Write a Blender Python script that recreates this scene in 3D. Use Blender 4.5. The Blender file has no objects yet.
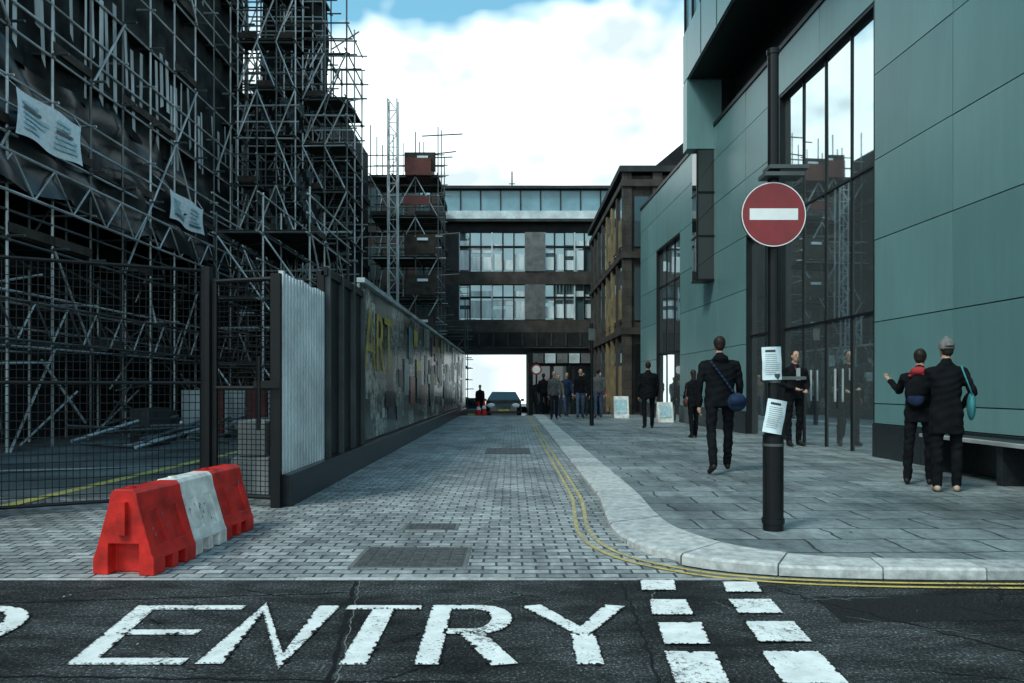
import bpy, math, random
import numpy as np
from mathutils import Vector, Matrix
random.seed(7)
R=random.random
def U(a,b): return random.uniform(a,b)
scene=bpy.context.scene
COL=scene.collection

# ---------------------------------------------------------------- materials
def new_mat(name):
    m=bpy.data.materials.new(name); m.use_nodes=True
    nt=m.node_tree; b=nt.nodes['Principled BSDF']
    return m,nt,b
def N(nt,t,**kw):
    n=nt.nodes.new(t)
    for k,v in kw.items(): setattr(n,k,v)
    return n
def pos(nt,scale=(1,1,1),rot=(0,0,0)):
    g=N(nt,'ShaderNodeNewGeometry'); mp=N(nt,'ShaderNodeMapping')
    mp.inputs['Scale'].default_value=scale; mp.inputs['Rotation'].default_value=rot
    nt.links.new(g.outputs['Position'],mp.inputs['Vector']); return mp.outputs['Vector']
def noise(nt,vec,scale,detail=4,rough=.6):
    n=N(nt,'ShaderNodeTexNoise'); n.inputs['Scale'].default_value=scale
    n.inputs['Detail'].default_value=min(detail,4); n.inputs['Roughness'].default_value=rough
    nt.links.new(vec,n.inputs['Vector']); return n.outputs['Fac']
def ramp(nt,fac,stops):
    r=N(nt,'ShaderNodeValToRGB'); e=r.color_ramp.elements
    while len(e)<len(stops): e.new(.5)
    for i,(p,c) in enumerate(stops):
        e[i].position=p; e[i].color=(c[0],c[1],c[2],1) if hasattr(c,'__len__') else (c,c,c,1)
    nt.links.new(fac,r.inputs['Fac']); return r.outputs['Color']
def mix(nt,a,b,fac,mode='MIX'):
    m=N(nt,'ShaderNodeMix',data_type='RGBA',blend_type=mode)
    for s,v in ((m.inputs[0],fac),(m.inputs[6],a),(m.inputs[7],b)):
        if hasattr(v,'is_linked') or hasattr(v,'node'): nt.links.new(v,s)
        else: s.default_value=v if not hasattr(v,'__len__') else (v[0],v[1],v[2],1)
    return m.outputs[2]
def bump(nt,b,h,strength=.3,dist=.01):
    bp=N(nt,'ShaderNodeBump'); bp.inputs['Strength'].default_value=strength; bp.inputs['Distance'].default_value=dist
    nt.links.new(h,bp.inputs['Height']); nt.links.new(bp.outputs['Normal'],b.inputs['Normal'])
def M(name,col,rough=.6,metal=0,var=.25,scale=3,bmp=0,spec=None,stretch=(1,1,1),ior=None):
    m,nt,b=new_mat(name); v=pos(nt,stretch)
    f=noise(nt,v,scale)
    lo=[c*(1-var) for c in col]; hi=[min(1,c*(1+var)) for c in col]
    nt.links.new(ramp(nt,f,[(.3,lo),(.7,hi)]),b.inputs['Base Color'])
    b.inputs['Roughness'].default_value=rough
    b.inputs['Metallic'].default_value=metal
    if spec is None: spec=.18 if max(col)<.07 else .45
    b.inputs['Specular IOR Level'].default_value=spec
    if ior: b.inputs['IOR'].default_value=ior
    if bmp: bump(nt,b,noise(nt,v,scale*12),bmp,.01)
    return m

def brick_mat(name,c1,c2,mortar,bw,rh,ms,rough,bs=.5,stain=(.5,1.2),rot=(0,0,0),off=.5,spec=.4,warm=None):
    m,nt,b=new_mat(name); v=pos(nt,rot=rot)
    wob=N(nt,'ShaderNodeTexNoise'); wob.inputs['Scale'].default_value=2.5; nt.links.new(v,wob.inputs['Vector'])
    va=N(nt,'ShaderNodeVectorMath',operation='MULTIPLY_ADD'); nt.links.new(wob.outputs['Color'],va.inputs[0]); va.inputs[1].default_value=(.04*bw/.2,.04*bw/.2,0); nt.links.new(v,va.inputs[2])
    t=N(nt,'ShaderNodeTexBrick'); nt.links.new(va.outputs[0],t.inputs['Vector'])
    t.inputs['Scale'].default_value=1; t.inputs['Brick Width'].default_value=bw; t.inputs['Row Height'].default_value=rh
    t.inputs['Mortar Size'].default_value=ms; t.inputs['Mortar Smooth'].default_value=.4; t.offset=off
    t.inputs['Color1'].default_value=(*c1,1); t.inputs['Color2'].default_value=(*c2,1); t.inputs['Mortar'].default_value=(*mortar,1)
    s1=ramp(nt,noise(nt,v,.55,8,.65),[(.32,stain[0]),(.66,stain[1])])
    s2=ramp(nt,noise(nt,v,13,8,.75),[(.25,.5),(.7,1.25)])
    s3=ramp(nt,noise(nt,pos(nt,(2.2,.35,1)),1.1,4,.7),[(.35,.62),(.52,1.)])
    c=mix(nt,t.outputs['Color'],s1,1.0,'MULTIPLY'); c=mix(nt,c,s2,1.0,'MULTIPLY'); c=mix(nt,c,s3,1.0,'MULTIPLY')
    nt.links.new(c,b.inputs['Base Color'])
    nt.links.new(ramp(nt,noise(nt,v,1.3,8),[(.3,rough-.15),(.7,rough+.15)]),b.inputs['Roughness'])
    b.inputs['Specular IOR Level'].default_value=spec
    inv=N(nt,'ShaderNodeMath',operation='SUBTRACT'); inv.inputs[0].default_value=1; nt.links.new(t.outputs['Fac'],inv.inputs[1])
    ad=N(nt,'ShaderNodeMath',operation='MULTIPLY_ADD'); nt.links.new(noise(nt,v,40,4),ad.inputs[0]); ad.inputs[1].default_value=.5; nt.links.new(inv.outputs[0],ad.inputs[2])
    bump(nt,b,ad.outputs[0],bs,.008)
    return m
mSetts=brick_mat('setts',(.45,.465,.47),(.21,.228,.235),(.055,.06,.064),.17,.10,.0095,.55,.7,(.6,1.18))
mFlags=brick_mat('flagstones',(.27,.305,.315),(.16,.19,.20),(.035,.04,.044),.62,.42,.012,.55,.5,(.58,1.18))
mBrown=brick_mat('brown_stone',(.085,.072,.06),(.06,.05,.042),(.03,.027,.024),.8,.35,.012,.8,.4,rot=(math.pi/2,0,0))
mYard=M('yard_concrete',(.11,.12,.12),.85,0,.6,.8,.3,spec=.2)
mGround=M('ground_mat',(.12,.13,.13),.9,0,.3,.3,.1)
def asphalt():
    m,nt,b=new_mat('asphalt'); v=pos(nt)
    f=noise(nt,v,70,4,.8); big=noise(nt,v,.9,8,.6); mid=noise(nt,pos(nt,(.6,1.6,1)),4,4,.75)
    c=ramp(nt,f,[(.36,(.009,.010,.011)),(.52,(.026,.029,.031)),(.60,(.085,.09,.094)),(.69,(.34,.35,.35))])
    c=mix(nt,c,ramp(nt,big,[(.40,.42),(.58,1.4)]),1.,'MULTIPLY')
    c=mix(nt,c,ramp(nt,mid,[(.38,.55),(.62,1.6)]),1.,'MULTIPLY')
    nt.links.new(c,b.inputs['Base Color'])
    b.inputs['Roughness'].default_value=.85; b.inputs['Specular IOR Level'].default_value=.2
    bump(nt,b,f,1.,.012); return m
mAsph=asphalt()
mTar=M('tar_seam',(.008,.008,.009),.7,0,.5,20,.5)
mDust=M('dry_dust_seam',(.12,.125,.125),.9,0,.5,40,.3)
mPatch=M('asphalt_patch',(.020,.021,.023),.85,0,.7,60,.8)
def paint(name,col,wear=.45,under=(.045,.048,.052)):
    m,nt,b=new_mat(name); v=pos(nt)
    f=noise(nt,v,45,8,.8); g=noise(nt,v,2.5,5)
    ad=N(nt,'ShaderNodeMath',operation='MULTIPLY_ADD'); nt.links.new(g,ad.inputs[0]); ad.inputs[1].default_value=.6; nt.links.new(f,ad.inputs[2])
    k=ramp(nt,ad.outputs[0],[(wear,0),(wear+.09,1)])
    k2=ramp(nt,noise(nt,v,9,6),[(.3,.74),(.65,1)])
    c=mix(nt,col,k2,1.,'MULTIPLY')
    nt.links.new(mix(nt,under,c,k),b.inputs['Base Color']); b.inputs['Roughness'].default_value=.7; b.inputs['Specular IOR Level'].default_value=.3
    bump(nt,b,f,.5,.006); return m
mWhite=paint('white_road_paint',(.82,.83,.82),.63,(.14,.145,.15))
mYellow=paint('yellow_road_paint',(.56,.43,.14),.71,(.24,.235,.215))
mYellow2=paint('yellow_line_paint',(.62,.46,.12),.66,(.06,.06,.06))
mYellow3=M('yellow_yard_line',(.50,.42,.12),.7,0,.4,6)
mKerbs=[M('granite_kerb_%d'%i,c,.7,0,.35,14,.35,spec=.3) for i,c in enumerate([(.40,.41,.41),(.33,.34,.345),(.45,.455,.45)])]
mKerb=mKerbs[0]
mIron=M('cast_iron',(.10,.10,.10),.5,.5,.4,20,.4)
mBlack=M('black_paint',(.006,.007,.008),.4,0,.3,6,spec=.25)
mPlinth=M('dark_granite',(.018,.022,.025),.3,0,.4,20,spec=.3)
mTube=M('galvanised_tube',(.36,.40,.41),.45,.3,.5,1.2)
mTubeD=M('weathered_tube',(.065,.078,.08),.5,.2,.6,1.2)
mBoard=M('scaffold_boards',(.04,.035,.03),.85,0,.5,3)
mTarp=M('dark_sheeting',(.013,.017,.019),.35,0,.7,1.6,.3,spec=.45)
mNet=M('netting',(.016,.021,.022),.9,0,.7,2.,.2)
mPale=M('pale_grey',(.28,.32,.33),.6,0,.5,2.2,.2,stretch=(1,1,.3))  # pale grey for the painted light streaks and site barrier boards
mStoneD=M('dark_stone',(.017,.018,.019),.85,0,.5,1.2,.3)  # dark stone with random tone variation
mStone=M('grey_brown_stone',(.055,.048,.043),.85,0,.4,1.5,.3)
mConc=M('concrete',(.30,.31,.31),.85,0,.3,2,.3)
mPier=M('concrete_pier',(.12,.125,.125),.85,0,.4,2,.3)
mConcD=M('concrete_dark',(.037,.04,.041),.85,0,.35,1.5,.2)
mWhiteBand=M('white_cladding',(.48,.54,.56),.5,0,.3,1.5)
mBlueGl=M('blue_glazing',(.14,.28,.33),.15,0,.2,.8)
def glass(nm,base,metal):
    m,nt,b=new_mat(nm); v=pos(nt)
    nt.links.new(ramp(nt,noise(nt,v,.7),[(.3,[c*.85 for c in base]),(.7,base)]),b.inputs['Base Color'])
    b.inputs['Metallic'].default_value=metal; b.inputs['Roughness'].default_value=.02; b.inputs['IOR'].default_value=1.8
    return m
mGlass=glass('dark_glass',(.012,.018,.02),0.)
mGlassR=glass('solar_glass',(.66,.76,.78),.92)
mGlassB=glass('office_glass',(.20,.30,.33),.7)
mBlind=M('window_blinds',(.60,.67,.69),.5,0,.3,1.4,stretch=(3,1,.4))
def panel_mat(nm,c):
    m,nt,b=new_mat(nm); v=pos(nt,(1,.5,.25))
    f=noise(nt,v,1.3,6,.6)
    c1=ramp(nt,f,[(.25,[x*.85 for x in c]),(.75,[x*1.12 for x in c])])
    c1=mix(nt,c1,ramp(nt,noise(nt,pos(nt,(3,3,.2)),4,6),[(.3,.92),(.6,1.)]),1.,'MULTIPLY')
    nt.links.new(c1,b.inputs['Base Color']); b.inputs['Roughness'].default_value=.34; b.inputs['IOR'].default_value=1.5
    return m
mPanels=[panel_mat('teal_glass_panel_%d'%i,c) for i,c in enumerate([(.130,.250,.255),(.145,.27,.275),(.118,.232,.240)])]
mPanel=mPanels[0]
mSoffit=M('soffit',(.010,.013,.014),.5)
mSeam=M('seam_dark',(.02,.035,.04),.6)
mMull=M('mullion',(.012,.014,.015),.4,.3)
mRed=M('red_plastic',(.50,.016,.011),.5,0,.4,7,.15,spec=.35)
mWPl=M('white_plastic',(.62,.62,.59),.5,0,.35,7,.15,spec=.35)
mRust=M('red_oxide',(.085,.02,.017),.7,0,.4,2)
mOchre=M('faded_ochre_paint',(.34,.26,.06),.6,0,.6,3)
mOchreD=M('ochre_stone',(.19,.14,.07),.8,0,.5,2)
mCorr=M('corrugated_sheet',(.52,.58,.60),.5,.1,.3,1.5,.1)
mSignRed=M('sign_red',(.20,.010,.014),.35,0,.25,5)
mSignW=M('sign_white',(.75,.75,.74),.35,0,.1,5)
mPaper=M('paper',(.60,.70,.74),.8,0,.15,12)
mPaperB=M('pale_blue_print',(.34,.50,.55),.7,0,.3,9)
mInk=M('ink',(.05,.05,.06),.8)
mTeal=M('teal_fabric',(.03,.19,.21),.7,0,.2,20)

def collage():
    m,nt,b=new_mat('hoarding_print'); v=pos(nt,(1,1,1))
    vo=N(nt,'ShaderNodeTexVoronoi',distance='CHEBYCHEV'); vo.inputs['Scale'].default_value=1.3; nt.links.new(v,vo.inputs['Vector'])
    sep=N(nt,'ShaderNodeSeparateColor'); nt.links.new(vo.outputs['Color'],sep.inputs[0])
    c=ramp(nt,sep.outputs[0],[(.0,(.02,.027,.027)),(.4,(.07,.085,.08)),(.7,(.18,.20,.19)),(1,(.48,.5,.46))])
    d=ramp(nt,noise(nt,v,7,8,.7),[(.38,.2),(.6,1.4)])
    nt.links.new(mix(nt,c,d,1.,'MULTIPLY'),b.inputs['Base Color']); b.inputs['Roughness'].default_value=.22
    return m
mHoard=collage()
posterM=[M('print_%d'%i,c,.3,0,.6,5) for i,c in enumerate([(.42,.44,.42),(.03,.06,.075),(.42,.33,.06),(.12,.15,.15),(.014,.016,.019),(.22,.05,.035),(.07,.19,.23),(.55,.58,.55),(.02,.03,.03),(.03,.035,.04)])]

# ---------------------------------------------------------------- mesh builder
def V(*a): return np.array(a,float)
class MB:
    def __init__(s): s.v=[];s.f=[];s.m=[];s.mats=[]
    def mi(s,mat):
        if mat not in s.mats: s.mats.append(mat)
        return s.mats.index(mat)
    def add(s,vs,fs,mat):
        o=len(s.v); s.v+= [tuple(map(float,p)) for p in vs]; k=s.mi(mat)
        for f in fs: s.f.append(tuple(i+o for i in f)); s.m.append(k)
    def box(s,x0,x1,y0,y1,z0,z1,mat):
        s.add([(x0,y0,z0),(x1,y0,z0),(x1,y1,z0),(x0,y1,z0),(x0,y0,z1),(x1,y0,z1),(x1,y1,z1),(x0,y1,z1)],
              [(0,3,2,1),(4,5,6,7),(0,1,5,4),(1,2,6,5),(2,3,7,6),(3,0,4,7)],mat)
    def hexa(s,p,mat):
        s.add(p,[(0,3,2,1),(4,5,6,7),(0,1,5,4),(1,2,6,5),(2,3,7,6),(3,0,4,7)],mat)
    def tube(s,p0,p1,r,mat,n=6,r1=None):
        p0=np.array(p0,float);p1=np.array(p1,float); d=p1-p0; L=np.linalg.norm(d)
        if L<1e-6:return
        d/=L; a=V(0,0,1) if abs(d[2])<.9 else V(1,0,0)
        u=np.cross(d,a);u/=np.linalg.norm(u);w=np.cross(d,u); r1=r if r1 is None else r1
        vs=[]
        for P,rr in((p0,r),(p1,r1)):
            for i in range(n):
                t=2*math.pi*i/n; vs.append(P+rr*(math.cos(t)*u+math.sin(t)*w))
        fs=[(i,(i+1)%n,n+(i+1)%n,n+i) for i in range(n)]+[tuple(range(n-1,-1,-1)),tuple(range(n,2*n))]
        s.add(vs,fs,mat)
    def grid(s,fn,nu,nv,mat):
        vs=[fn(i/nu,j/nv) for j in range(nv+1) for i in range(nu+1)]
        fs=[(j*(nu+1)+i,j*(nu+1)+i+1,(j+1)*(nu+1)+i+1,(j+1)*(nu+1)+i) for j in range(nv) for i in range(nu)]
        s.add(vs,fs,mat)
    def prism(s,poly,fn0,fn1,mat):
        n=len(poly); vs=[fn0(p) for p in poly]+[fn1(p) for p in poly]
        s.add(vs,[tuple(range(n-1,-1,-1)),tuple(range(n,2*n))]+[(i,(i+1)%n,n+(i+1)%n,n+i) for i in range(n)],mat)
    def ell(s,c,r,mat,nu=14,nv=9):
        vs=[];fs=[]
        for j in range(nv+1):
            ph=math.pi*j/nv
            for i in range(nu):
                t=2*math.pi*i/nu; vs.append((c[0]+r[0]*math.sin(ph)*math.cos(t),c[1]+r[1]*math.sin(ph)*math.sin(t),c[2]+r[2]*math.cos(ph)))
        for j in range(nv):
            for i in range(nu): fs.append((j*nu+i,(j+1)*nu+i,(j+1)*nu+(i+1)%nu,j*nu+(i+1)%nu))
        s.add(vs,fs,mat)
    def obj(s,name,parent=None,smooth=False,bevel=0):
        me=bpy.data.meshes.new(name); me.from_pydata(s.v,[],s.f)
        for m in s.mats: me.materials.append(m)
        me.polygons.foreach_set('material_index',s.m)
        if smooth: me.polygons.foreach_set('use_smooth',[True]*len(me.polygons))
        me.update(); o=bpy.data.objects.new(name,me); COL.objects.link(o)
        if parent: o.parent=parent
        if bevel:
            b=o.modifiers.new('bevel','BEVEL'); b.width=bevel; b.segments=2; b.limit_method='ANGLE'
        return o
def empty(name):
    o=bpy.data.objects.new(name,None); COL.objects.link(o); return o

def zg(y):
    if y<30: return 0.
    if y<34: return -(y-30)**2*.01
    if y<70: return -.16-.08*(y-34)
    return -3.04-.02*(y-70)
PZ=.045
# ---------------------------------------------------------------- ground
def strip(B,x0,x1,ys,dz,mat):
    for a,b in zip(ys[:-1],ys[1:]):
        B.add([(x0,a,zg(a)+dz),(x1,a,zg(a)+dz),(x1,b,zg(b)+dz),(x0,b,zg(b)+dz)],[(0,1,2,3)],mat)
YS=[4.43,10,20,30,31,32,33,34,40,50,60,70]
B=MB(); strip(B,-900,900,[-300,4.4,30,31,32,33,34,70,400,2000],-.03,mGround); B.obj('ground')
B=MB(); B.add([(-60,-30,0),(60,-30,0),(60,4.43,0),(-60,4.43,0)],[(0,1,2,3)],mAsph); B.obj('asphalt_road')
B=MB()
def ribbon(pts,w,z,mat):
    for (a,b) in zip(pts[:-1],pts[1:]):
        a=V(*a);b=V(*b);d=(b-a)/np.linalg.norm(b-a);n=V(-d[1],d[0])*w*U(.3,.7)
        B.add([(*(a-n),z),(*(b-n),z),(*(b+n),z),(*(a+n),z)],[(0,1,2,3)],mat)
def wander(a,b,n,j): return [(a[0]+(b[0]-a[0])*i/n+U(-j,j),a[1]+(b[1]-a[1])*i/n+U(-j,j)) for i in range(n+1)]
ribbon(wander((-.93,4.42),(-.62,2.2),40,.008),.022,.0022,mTar)
ribbon(wander((-.90,4.42),(-.59,2.2),60,.008),.006,.0030,mDust)
ribbon(wander((1.5,4.2),(2.3,3.1),30,.02),.014,.0024,mTar); ribbon(wander((2.3,3.1),(4.5,3.4),30,.02),.014,.0026,mTar)
ribbon(wander((-3.2,3.9),(-.9,4.15),40,.012),.014,.0021,mTar); ribbon(wander((.65,4.4),(.55,2.3),40,.01),.012,.0023,mTar)
ribbon(wander((-3.4,3.0),(3.4,2.75),90,.012),.012,.0027,mTar)
for k in range(26):
    a=(U(-3,3.6),U(2.6,4.3)); b=(a[0]+U(-.5,.5),a[1]+U(-.3,.3)); ribbon(wander(a,b,14,.014),.006,.0028+k*.00003,random.choice([mTar,mTar,mDust]))
B.add([(1.62,3.62,.0016),(2.5,3.66,.0016),(2.46,4.1,.0016),(1.66,4.08,.0016)],[(0,1,2,3)],mPatch)
B.obj('asphalt_repairs')
B=MB(); strip(B,-14,1.1,YS,0,mSetts)
B.obj('cobbled_street')
B=MB()
x=-14
while x<1.2:
    w=U(.5,.75); B.box(x+.006,x+w,4.425,4.465+U(-.012,.012),-.02,.004,random.choice(mKerbs)); x+=w
B.obj('stone_edging')
B=MB(); B.add([(-14,7.8,.004),(-2.4,7.8,.004),(-2.4,30,.004),(-14,30,.004)],[(0,1,2,3)],mYard)
B.add([(-4.99,7.0,.009),(-4.83,7.0,.009),(-4.83,16,.009),(-4.99,16,.009)],[(0,1,2,3)],mYellow3)
B.add([(-9,9.6,.0085),(-5.2,10.6,.0085),(-5.2,10.8,.0085),(-9,9.8,.0085)],[(0,1,2,3)],mKerb)
B.obj('site_yard')

def catmull(P,n):
    P=[np.array(p,float) for p in P]; P=[2*P[0]-P[1]]+P+[2*P[-1]-P[-2]]; out=[]
    for i in range(1,len(P)-2):
        for k in range(n):
            t=k/n;p0,p1,p2,p3=P[i-1:i+3]
            out.append(.5*((2*p1)+(-p0+p2)*t+(2*p0-5*p1+4*p2-p3)*t*t+(-p0+3*p1-3*p2+p3)*t**3))
    out.append(P[-2]); return out
outer=[(.90,60),(.90,45),(.90,34),(.90,30),(.90,20),(.90,12),(.90,8),(.87,7.2),(.82,6.4),(.80,5.9),(.84,5.45),(.95,5.12),(1.15,4.87),(1.45,4.68),(2.03,4.55),(3.1,4.5),(6,4.47),(12,4.45)]
inner=[(1.32,60),(1.32,45),(1.32,34),(1.32,30),(1.32,20),(1.32,12),(1.32,8),(1.30,7.3),(1.27,6.7),(1.27,6.2),(1.31,5.8),(1.39,5.5),(1.51,5.25),(1.70,5.04),(2.12,4.84),(3.1,4.74),(6,4.70),(12,4.68)]
O=catmull(outer,12); I=catmull(inner,12)
def resample(pts,step):
    L=[0]
    for a,b in zip(pts[:-1],pts[1:]): L.append(L[-1]+np.linalg.norm(b-a))
    ts=np.arange(0,L[-1],step); return ts,L
ts,L=resample(O,.62)
idx=np.interp(ts,L,np.arange(len(O)))
def at(P,i): 
    k=min(int(i),len(P)-2); t=i-k; return P[k]*(1-t)+P[k+1]*t
B=MB()
for a,b in zip(idx[:-1],idx[1:]):
    n=3 if at(O,a)[1]<8 else 1
    h=PZ+.004+U(-.004,.004); km=random.choice(mKerbs)
    for q in range(n):
        i0=a+(b-a)*q/n+(b-a)*(.02 if q==0 else 0); i1=a+(b-a)*(q+1)/n
        o0,o1,n0,n1=at(O,i0),at(O,i1),at(I,i0),at(I,i1)
        f=lambda p,z:(p[0],p[1],zg(p[1])+z)
        e0=o0+(n0-o0)*.05; e1=o1+(n1-o1)*.05
        B.hexa([f(e0,-.02),f(n0,-.02),f(n1,-.02),f(e1,-.02),f(e0,h),f(n0,h),f(n1,h),f(e1,h)],km)
        B.add([f(o0,-.02),f(o1,-.02),f(o1,h-.015),f(o0,h-.015),f(e0,h),f(e1,h)],[(0,3,2,1),(3,4,5,2)],km)
B.obj('kerb')
B=MB(); 
for a,b in zip(I[:-1],I[1:]):
    B.add([(a[0]-.01,a[1],zg(a[1])+PZ),(b[0]-.01,b[1],zg(b[1])+PZ),(14,b[1],zg(b[1])+PZ),(14,a[1],zg(a[1])+PZ)],[(0,1,2,3)],mFlags)
B.obj('pavement')
B=MB()
for off in(.18,.27):
    pts=[]
    for i,p in enumerate(O):
        a=O[max(0,i-1)];b=O[min(len(O)-1,i+1)];d=(b-a)/np.linalg.norm(b-a); nrm=V(d[1],-d[0]) 
        q0=p+nrm*(off-.017);q1=p+nrm*(off+.017); pts.append((q0,q1))
    for (a0,a1),(b0,b1) in zip(pts[:-1],pts[1:]):
        B.add([(*p,zg(p[1])+.006) for p in(a0,a1,b1,b0)],[(0,1,2,3)],mYellow2 if a0[1]<4.75 else mYellow)
B.obj('yellow_lines')
B=MB(); zc=[.005]; EDG=[]
def stroke(pts,w=.075,hz=.72):
    pts=[V(*p) for p in pts]; zc[0]+=.0003
    S=V(1,1/hz); q=[p*S for p in pts]; L=[];Rr=[]
    for i,p in enumerate(q):
        d0=(p-q[i-1]) if i>0 else q[1]-p; d1=(q[i+1]-p) if i<len(q)-1 else d0
        d0=d0/np.linalg.norm(d0);d1=d1/np.linalg.norm(d1)
        n0=V(-d0[1],d0[0]);n1=V(-d1[1],d1[0]);m=n0+n1;m/=np.linalg.norm(m);k=min(2.2,1/max(.3,m.dot(n0)))
        L.append((p+m*w/2*k)/S);Rr.append((p-m*w/2*k)/S)
    for i in range(len(q)-1):
        B.add([(*a,zc[0]) for a in(L[i],Rr[i],Rr[i+1],L[i+1])],[(0,1,2,3)],mWhite)
        EDG.extend([(L[i],L[i+1]),(Rr[i],Rr[i+1])])
    EDG.extend([(L[0],Rr[0]),(L[-1],Rr[-1])])
yt,yb=3.86,3.10
stroke([(-1.40,yt),(-1.91,yt),(-1.80,yb),(-1.37,yb)],.105); stroke([(-1.84,3.47),(-1.47,3.47)],.10)
stroke([(-1.26,yb-.03),(-1.29,yt),(-.97,yb),(-.96,yt+.03)],.115)
stroke([(-.86,yt),(-.47,yt)],.10); stroke([(-.665,yt-.03),(-.66,yb-.04)],.115)
arc=[(-.355,yb-.04),(-.365,yt),(-.17,yt)]+[(-.17+.12*math.sin(t),yt-.19+.19*math.cos(t)) for t in np.linspace(.4,math.pi-.3,7)]+[(-.17,yt-.38),(-.32,yt-.38)]
stroke(arc,.105); stroke([(-.19,yt-.40),(-.03,yb-.04)],.115)
stroke([(.10,yt+.03),(.33,3.46),(.54,yt+.03)],.11); stroke([(.33,3.44),(.325,yb-.04)],.115)
stroke([(-2.70+.29*math.cos(t),3.46+.38*math.sin(t)) for t in np.linspace(0,2*math.pi,33)],.11)
for (ya,yb_,xa0,xa1) in[(4.40,4.18,.765,.965),(4.0,3.73,.735,.94),(3.60,3.30,.71,.925),(3.21,2.86,.66,.88),(2.75,2.4,.62,.86),
                      (4.36,4.14,1.23,1.44),(4.0,3.75,1.18,1.40),(3.62,3.33,1.14,1.38),(3.21,2.86,1.08,1.33),(2.75,2.4,1.03,1.29)]:
    zc[0]+=.0001
    q=[(xa0+U(-.01,.01),ya),(xa0-.03,yb_),(xa1-.03+U(-.01,.01),yb_+U(-.01,.01)),(xa1,ya+U(-.01,.01))]
    B.add([(*p,zc[0]+.001) for p in q],[(0,1,2,3)],mWhite)
    for i in range(4): EDG.append((V(*q[i]),V(*q[(i+1)%4])))
ztop=zc[0]+.0015
for a,b in EDG:
    n=int(np.linalg.norm(b-a)/.011)
    for k in range(n):
        if R()<.45: continue
        p=a+(b-a)*(k+R())/max(1,n); s=U(.002,.008)*(2 if R()<.08 else 1); m=random.randint(5,7); t0=U(0,6)
        B.add([(p[0]+s*U(.6,1.4)*math.cos(t0+i*6.283/m),p[1]+s*U(.7,1.6)*math.sin(t0+i*6.283/m),ztop+U(0,.0004)) for i in range(m)],[tuple(range(m))],mPatch)
B.obj('road_markings')
def cover(x0,x1,y0,y1,nx,ny):
    B=MB(); B.box(x0-.03,x1+.03,y0-.03,y1+.03,-.02,.004,mPier); B.box(x0,x1,y0,y1,-.02,.007,mIron)
    for i in range(nx):
        for j in range(ny):
            a=x0+(x1-x0)*(i+.12)/nx;b=x0+(x1-x0)*(i+.88)/nx;c=y0+(y1-y0)*(j+.12)/ny;d=y0+(y1-y0)*(j+.88)/ny
            B.box(a,b,c,d,.0065,.011,mIron)
    B.obj('manhole_cover')
cover(-1.02,-.32,4.74,5.30,8,7); cover(-.87,-.47,6.0,6.22,9,3); cover(-.45,.3,12.9,14.1,8,8)
B=MB()
for k in range(420):
    x=U(-6,6);y=U(2.5,14)
    z=PZ if (x>1.5 and y>5.2) else 0.004; s=U(.004,.013)
    B.add([(x,y,z+.001),(x+s,y+s*.4,z+.004),(x+s*.5,y+s,z+.002),(x+s*.5,y+s*.4,z+s*.7)],[(0,1,3),(1,2,3),(2,0,3),(0,2,1)],random.choice([mInk,mPier,mBoard,mConc]))
for k in range(20):
    x=random.choice([U(1.6,5.5),U(-2.1,.8)]);y=U(5.3,12); z=(PZ if x>1.5 else 0)+.006; s=U(.012,.025); t=U(0,6)
    B.add([(x+s*math.cos(t+i*1.57),y+s*math.sin(t+i*1.57)*.7,z+U(0,.006)) for i in range(4)],[(0,1,2,3)],random.choice([mPaper,mBoard,mOchreD]))
B.obj('road_grit_and_litter')

# ---------------------------------------------------------------- glass building
WX=lambda y:6.295-.035*y
def W(y,off,z): return (WX(y)-off,y,z)
gb=empty('glass_clad_building')
B=MB()
def wbox(B,y0,y1,o0,o1,z0,z1,mat):
    B.hexa([W(y0,o1,z0),W(y0,o0,z0),W(y1,o0,z0),W(y1,o1,z0),W(y0,o1,z1),W(y0,o0,z1),W(y1,o0,z1),W(y1,o1,z1)],mat)
wbox(B,2,30,-6,-.30,-.5,8.30,mSeam)
wbox(B,2,30,-6,.06,8.33,8.43,mMull)
B.obj('core',gb)
yl=[1.95,3.95,5.95,7.95,9.93,11.93,13.9,15.85,17.85,20.1,22.1,23.9,25.6,27.25,28.6,30]
zl=[.58,.9,2.21,3.53,4.82,6.19,7.4,8.33]
ops=[(11.93,15.85,.05,7.4),(15.85,17.85,.05,4.82),(23.9,27.25,.05,6.19)]
B=MB(); G=MB()
def inop(y,z): return any(a<y<b and c<z<d for a,b,c,d in ops)
for a,b in zip(yl[:-1],yl[1:]):
    for c,d in zip(zl[:-1],zl[1:]):
        ym,zm=(a+b)/2,(c+d)/2
        if inop(ym,zm): continue
        t0,t1=U(-.004,.004),U(-.004,.004); g=.008
        B.hexa([W(a+g,.03+t0,c+g),W(a+g,-.27,c+g),W(b-g,-.27,c+g),W(b-g,.03+t1,c+g),W(a+g,.03+t1,d-g),W(a+g,-.27,d-g),W(b-g,-.27,d-g),W(b-g,.03+t0,d-g)],random.choice(mPanels))
B.obj('cladding_panels',gb)
B=MB()
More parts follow.
